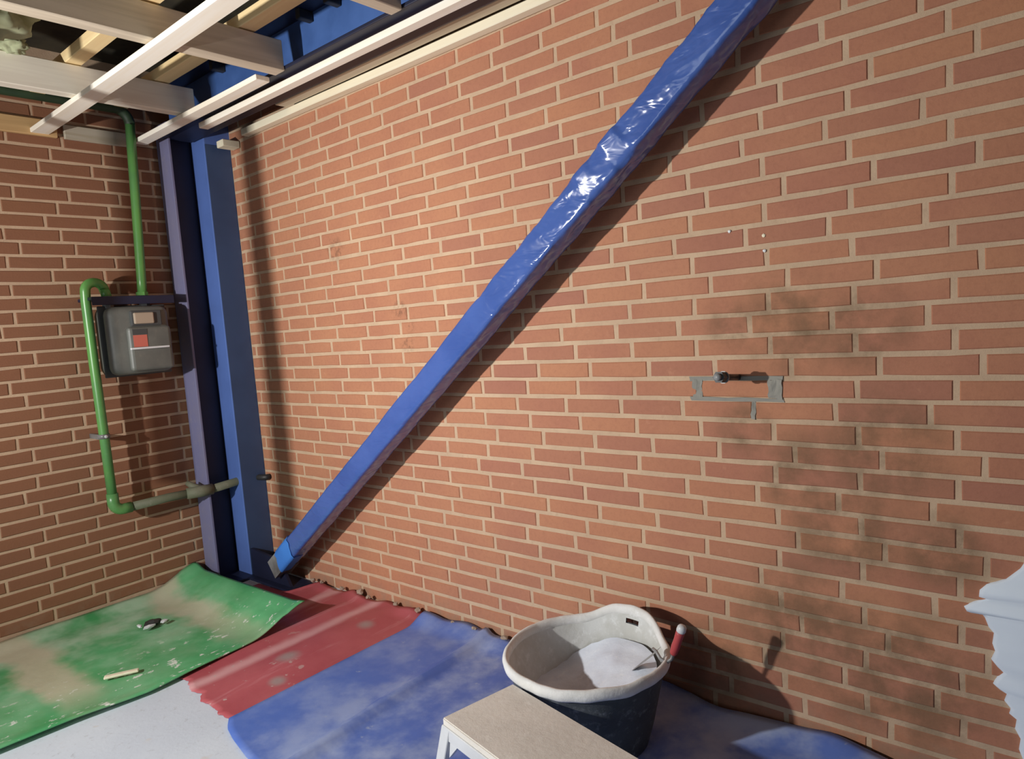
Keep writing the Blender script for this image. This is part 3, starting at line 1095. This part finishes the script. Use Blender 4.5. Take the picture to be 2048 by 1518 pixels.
b.faces.new(tp)
b.faces.new(bt[::-1])
for i in range(5):
    j = (i + 1) % 5
    b.faces.new((tp[i], bt[i], bt[j], tp[j]))
mesh_obj('blade', b, M_STEEL, tr)

# ------------------------------------------------------------------ hop-up platform
BZ = 0.275
A = Vector((-0.105, -0.874, 0))
U = Vector((0.2079, 0.9781, 0))            # from the near left corner towards the wall
V = Vector((0.9781, -0.2079, 0))           # along the platform
hop = thing('hop_up_platform', A + U * 0.125 + V * 0.3, 'low hop-up platform with a dusty board top and white legs before the tub', 'platform')


def hp(u, v, z):
    p = A + U * u + V * v
    return Vector((p.x, p.y, z))


def bar(p, q, wv, wd, up):
    """bar between two points; wv and wd its two section vectors"""
    b_ = bmesh.new()
    vs = []
    for e in (p, q):
        for s in (0, 1):
            for t in (0, 1):
                vs.append(b_.verts.new(e + wv * s + wd * t))
    for f_ in ((0, 1, 3, 2), (4, 6, 7, 5), (0, 4, 5, 1), (2, 3, 7, 6), (0, 2, 6, 4), (1, 5, 7, 3)):
        b_.faces.new([vs[i] for i in f_])
    bmesh.ops.bevel(b_, geom=b_.edges[:], offset=0.002, segments=1, affect='EDGES')
    return b_


WD, LG = 0.252, 0.78
b = bmesh.new()
vs = [b.verts.new(hp(u, v, z)) for u in (0, WD) for v in (0, LG) for z in (BZ - 0.022, BZ)]
for f_ in ((0, 1, 3, 2), (4, 6, 7, 5), (0, 4, 5, 1), (2, 3, 7, 6), (0, 2, 6, 4), (1, 5, 7, 3)):
    b.faces.new([vs[i] for i in f_])
bmesh.ops.bevel(b, geom=b.edges[:], offset=0.003, segments=2, affect='EDGES')
mesh_obj('board', b, M_BOARD, hop)
for u in (-0.004, WD - 0.014):
    r_ = mesh_obj('side_rail', bar(hp(u, -0.002, BZ - 0.058), hp(u, LG + 0.002, BZ - 0.058), U * 0.018, Vector((0, 0, 0.038)), None), M_WHITE, hop)
for v in (-0.003, LG - 0.015):
    mesh_obj('end_rail', bar(hp(0.014, v, BZ - 0.058), hp(WD - 0.014, v, BZ - 0.058), V * 0.018, Vector((0, 0, 0.036)), None), M_WHITE, hop)
for u0, u1 in ((-0.004, -0.035), (WD - 0.016, WD + 0.004)):
    for v0, v1 in ((-0.003, -0.060), (LG - 0.04, LG + 0.01)):
        mesh_obj('leg', bar(hp(u1, v1, 0.011), hp(u0, v0, BZ - 0.022), V * 0.040, U * 0.020, None), M_WHITE, hop)
# corner gussets on the near side
for v0, dv in ((0.037, 0.035), (LG - 0.04, -0.035)):
    b = bmesh.new()
    tri = [hp(-0.004, v0, BZ - 0.056), hp(-0.004, v0 + dv, BZ - 0.056), hp(-0.008, v0 - 0.004, BZ - 0.10)]
    f0 = [b.verts.new(p) for p in tri]
    f1 = [b.verts.new(p + U * 0.012) for p in tri]
    b.faces.new(f0)
    b.faces.new(f1[::-1])
    for i in range(3):
        j = (i + 1) % 3
        b.faces.new((f0[i], f1[i], f1[j], f0[j]))
    mesh_obj('corner_brace', b, M_WHITE, hop)

# ------------------------------------------------------------------ fixings in the wall
bolt = thing('anchor_bolt', (0.433, 0.0, 1.132), 'dark metal anchor with a bright tip sticking out above the re-set brick', 'anchor')
tube_obj('shank', [(0.434, 0.012, 1.132), (0.433, -0.135, 1.149)], 0.0105, M_DARK, bolt)
b = bmesh.new()
add_tube(b, [(0.433, -0.118, 1.147), (0.433, -0.142, 1.150)], 0.0185, 6)
mesh_obj('nut', b, M_DARK, bolt)
tube_obj('tip', [(0.433, -0.141, 1.150), (0.433, -0.156, 1.152)], [0.0115, 0.010], M_STEEL, bolt)['label'] = 'bright steel tip'
b = bmesh.new()
add_tube(b, [(0.433, -0.104, 1.1455), (0.433, -0.109, 1.146)], 0.019, 14)
mesh_obj('washer', b, M_STEEL, bolt)

for i, (x, z, lab) in enumerate(((0.430, 1.583, 'white speck of chipped paint on a brick right of the diagonal brace'),
                                 (0.535, 1.556, 'pinkish chip at a mortar joint right of the diagonal brace'),
                                 (0.535, 1.511, 'cream plug in a small hole below the pinkish chip on the right wall'))):
    crumb((x, -0.001, z), 0.005, i + 20.0, M_WHITE if i != 1 else M_PINE_PALE, lab, 'wall_chip', 'chip', sc=(1.1, 0.5, 1.2), sub=1)

# ------------------------------------------------------------------ unseen laths added left of the view to throw the two upright shadow bands
def shadow_lath(x, y, wd, z0, label):
    b = bx(x - wd, x + wd, y - 0.012, y + 0.012, z0, 2.858, 0.002, seg=1)
    wobble(b, 0.004, 1.3, x)
    tag(mesh_obj('shadow_lath', b, M_GREYWOOD), label, 'batten', 'unseen laths added for their shadows')


shadow_lath(-1.665, -1.665, 0.040, 0.90, 'unseen grey lath added for its shadow, the one farther from the left wall')
shadow_lath(-1.985, -1.62, 0.030, 1.02, 'unseen grey lath added for its shadow, the one nearer the left wall')
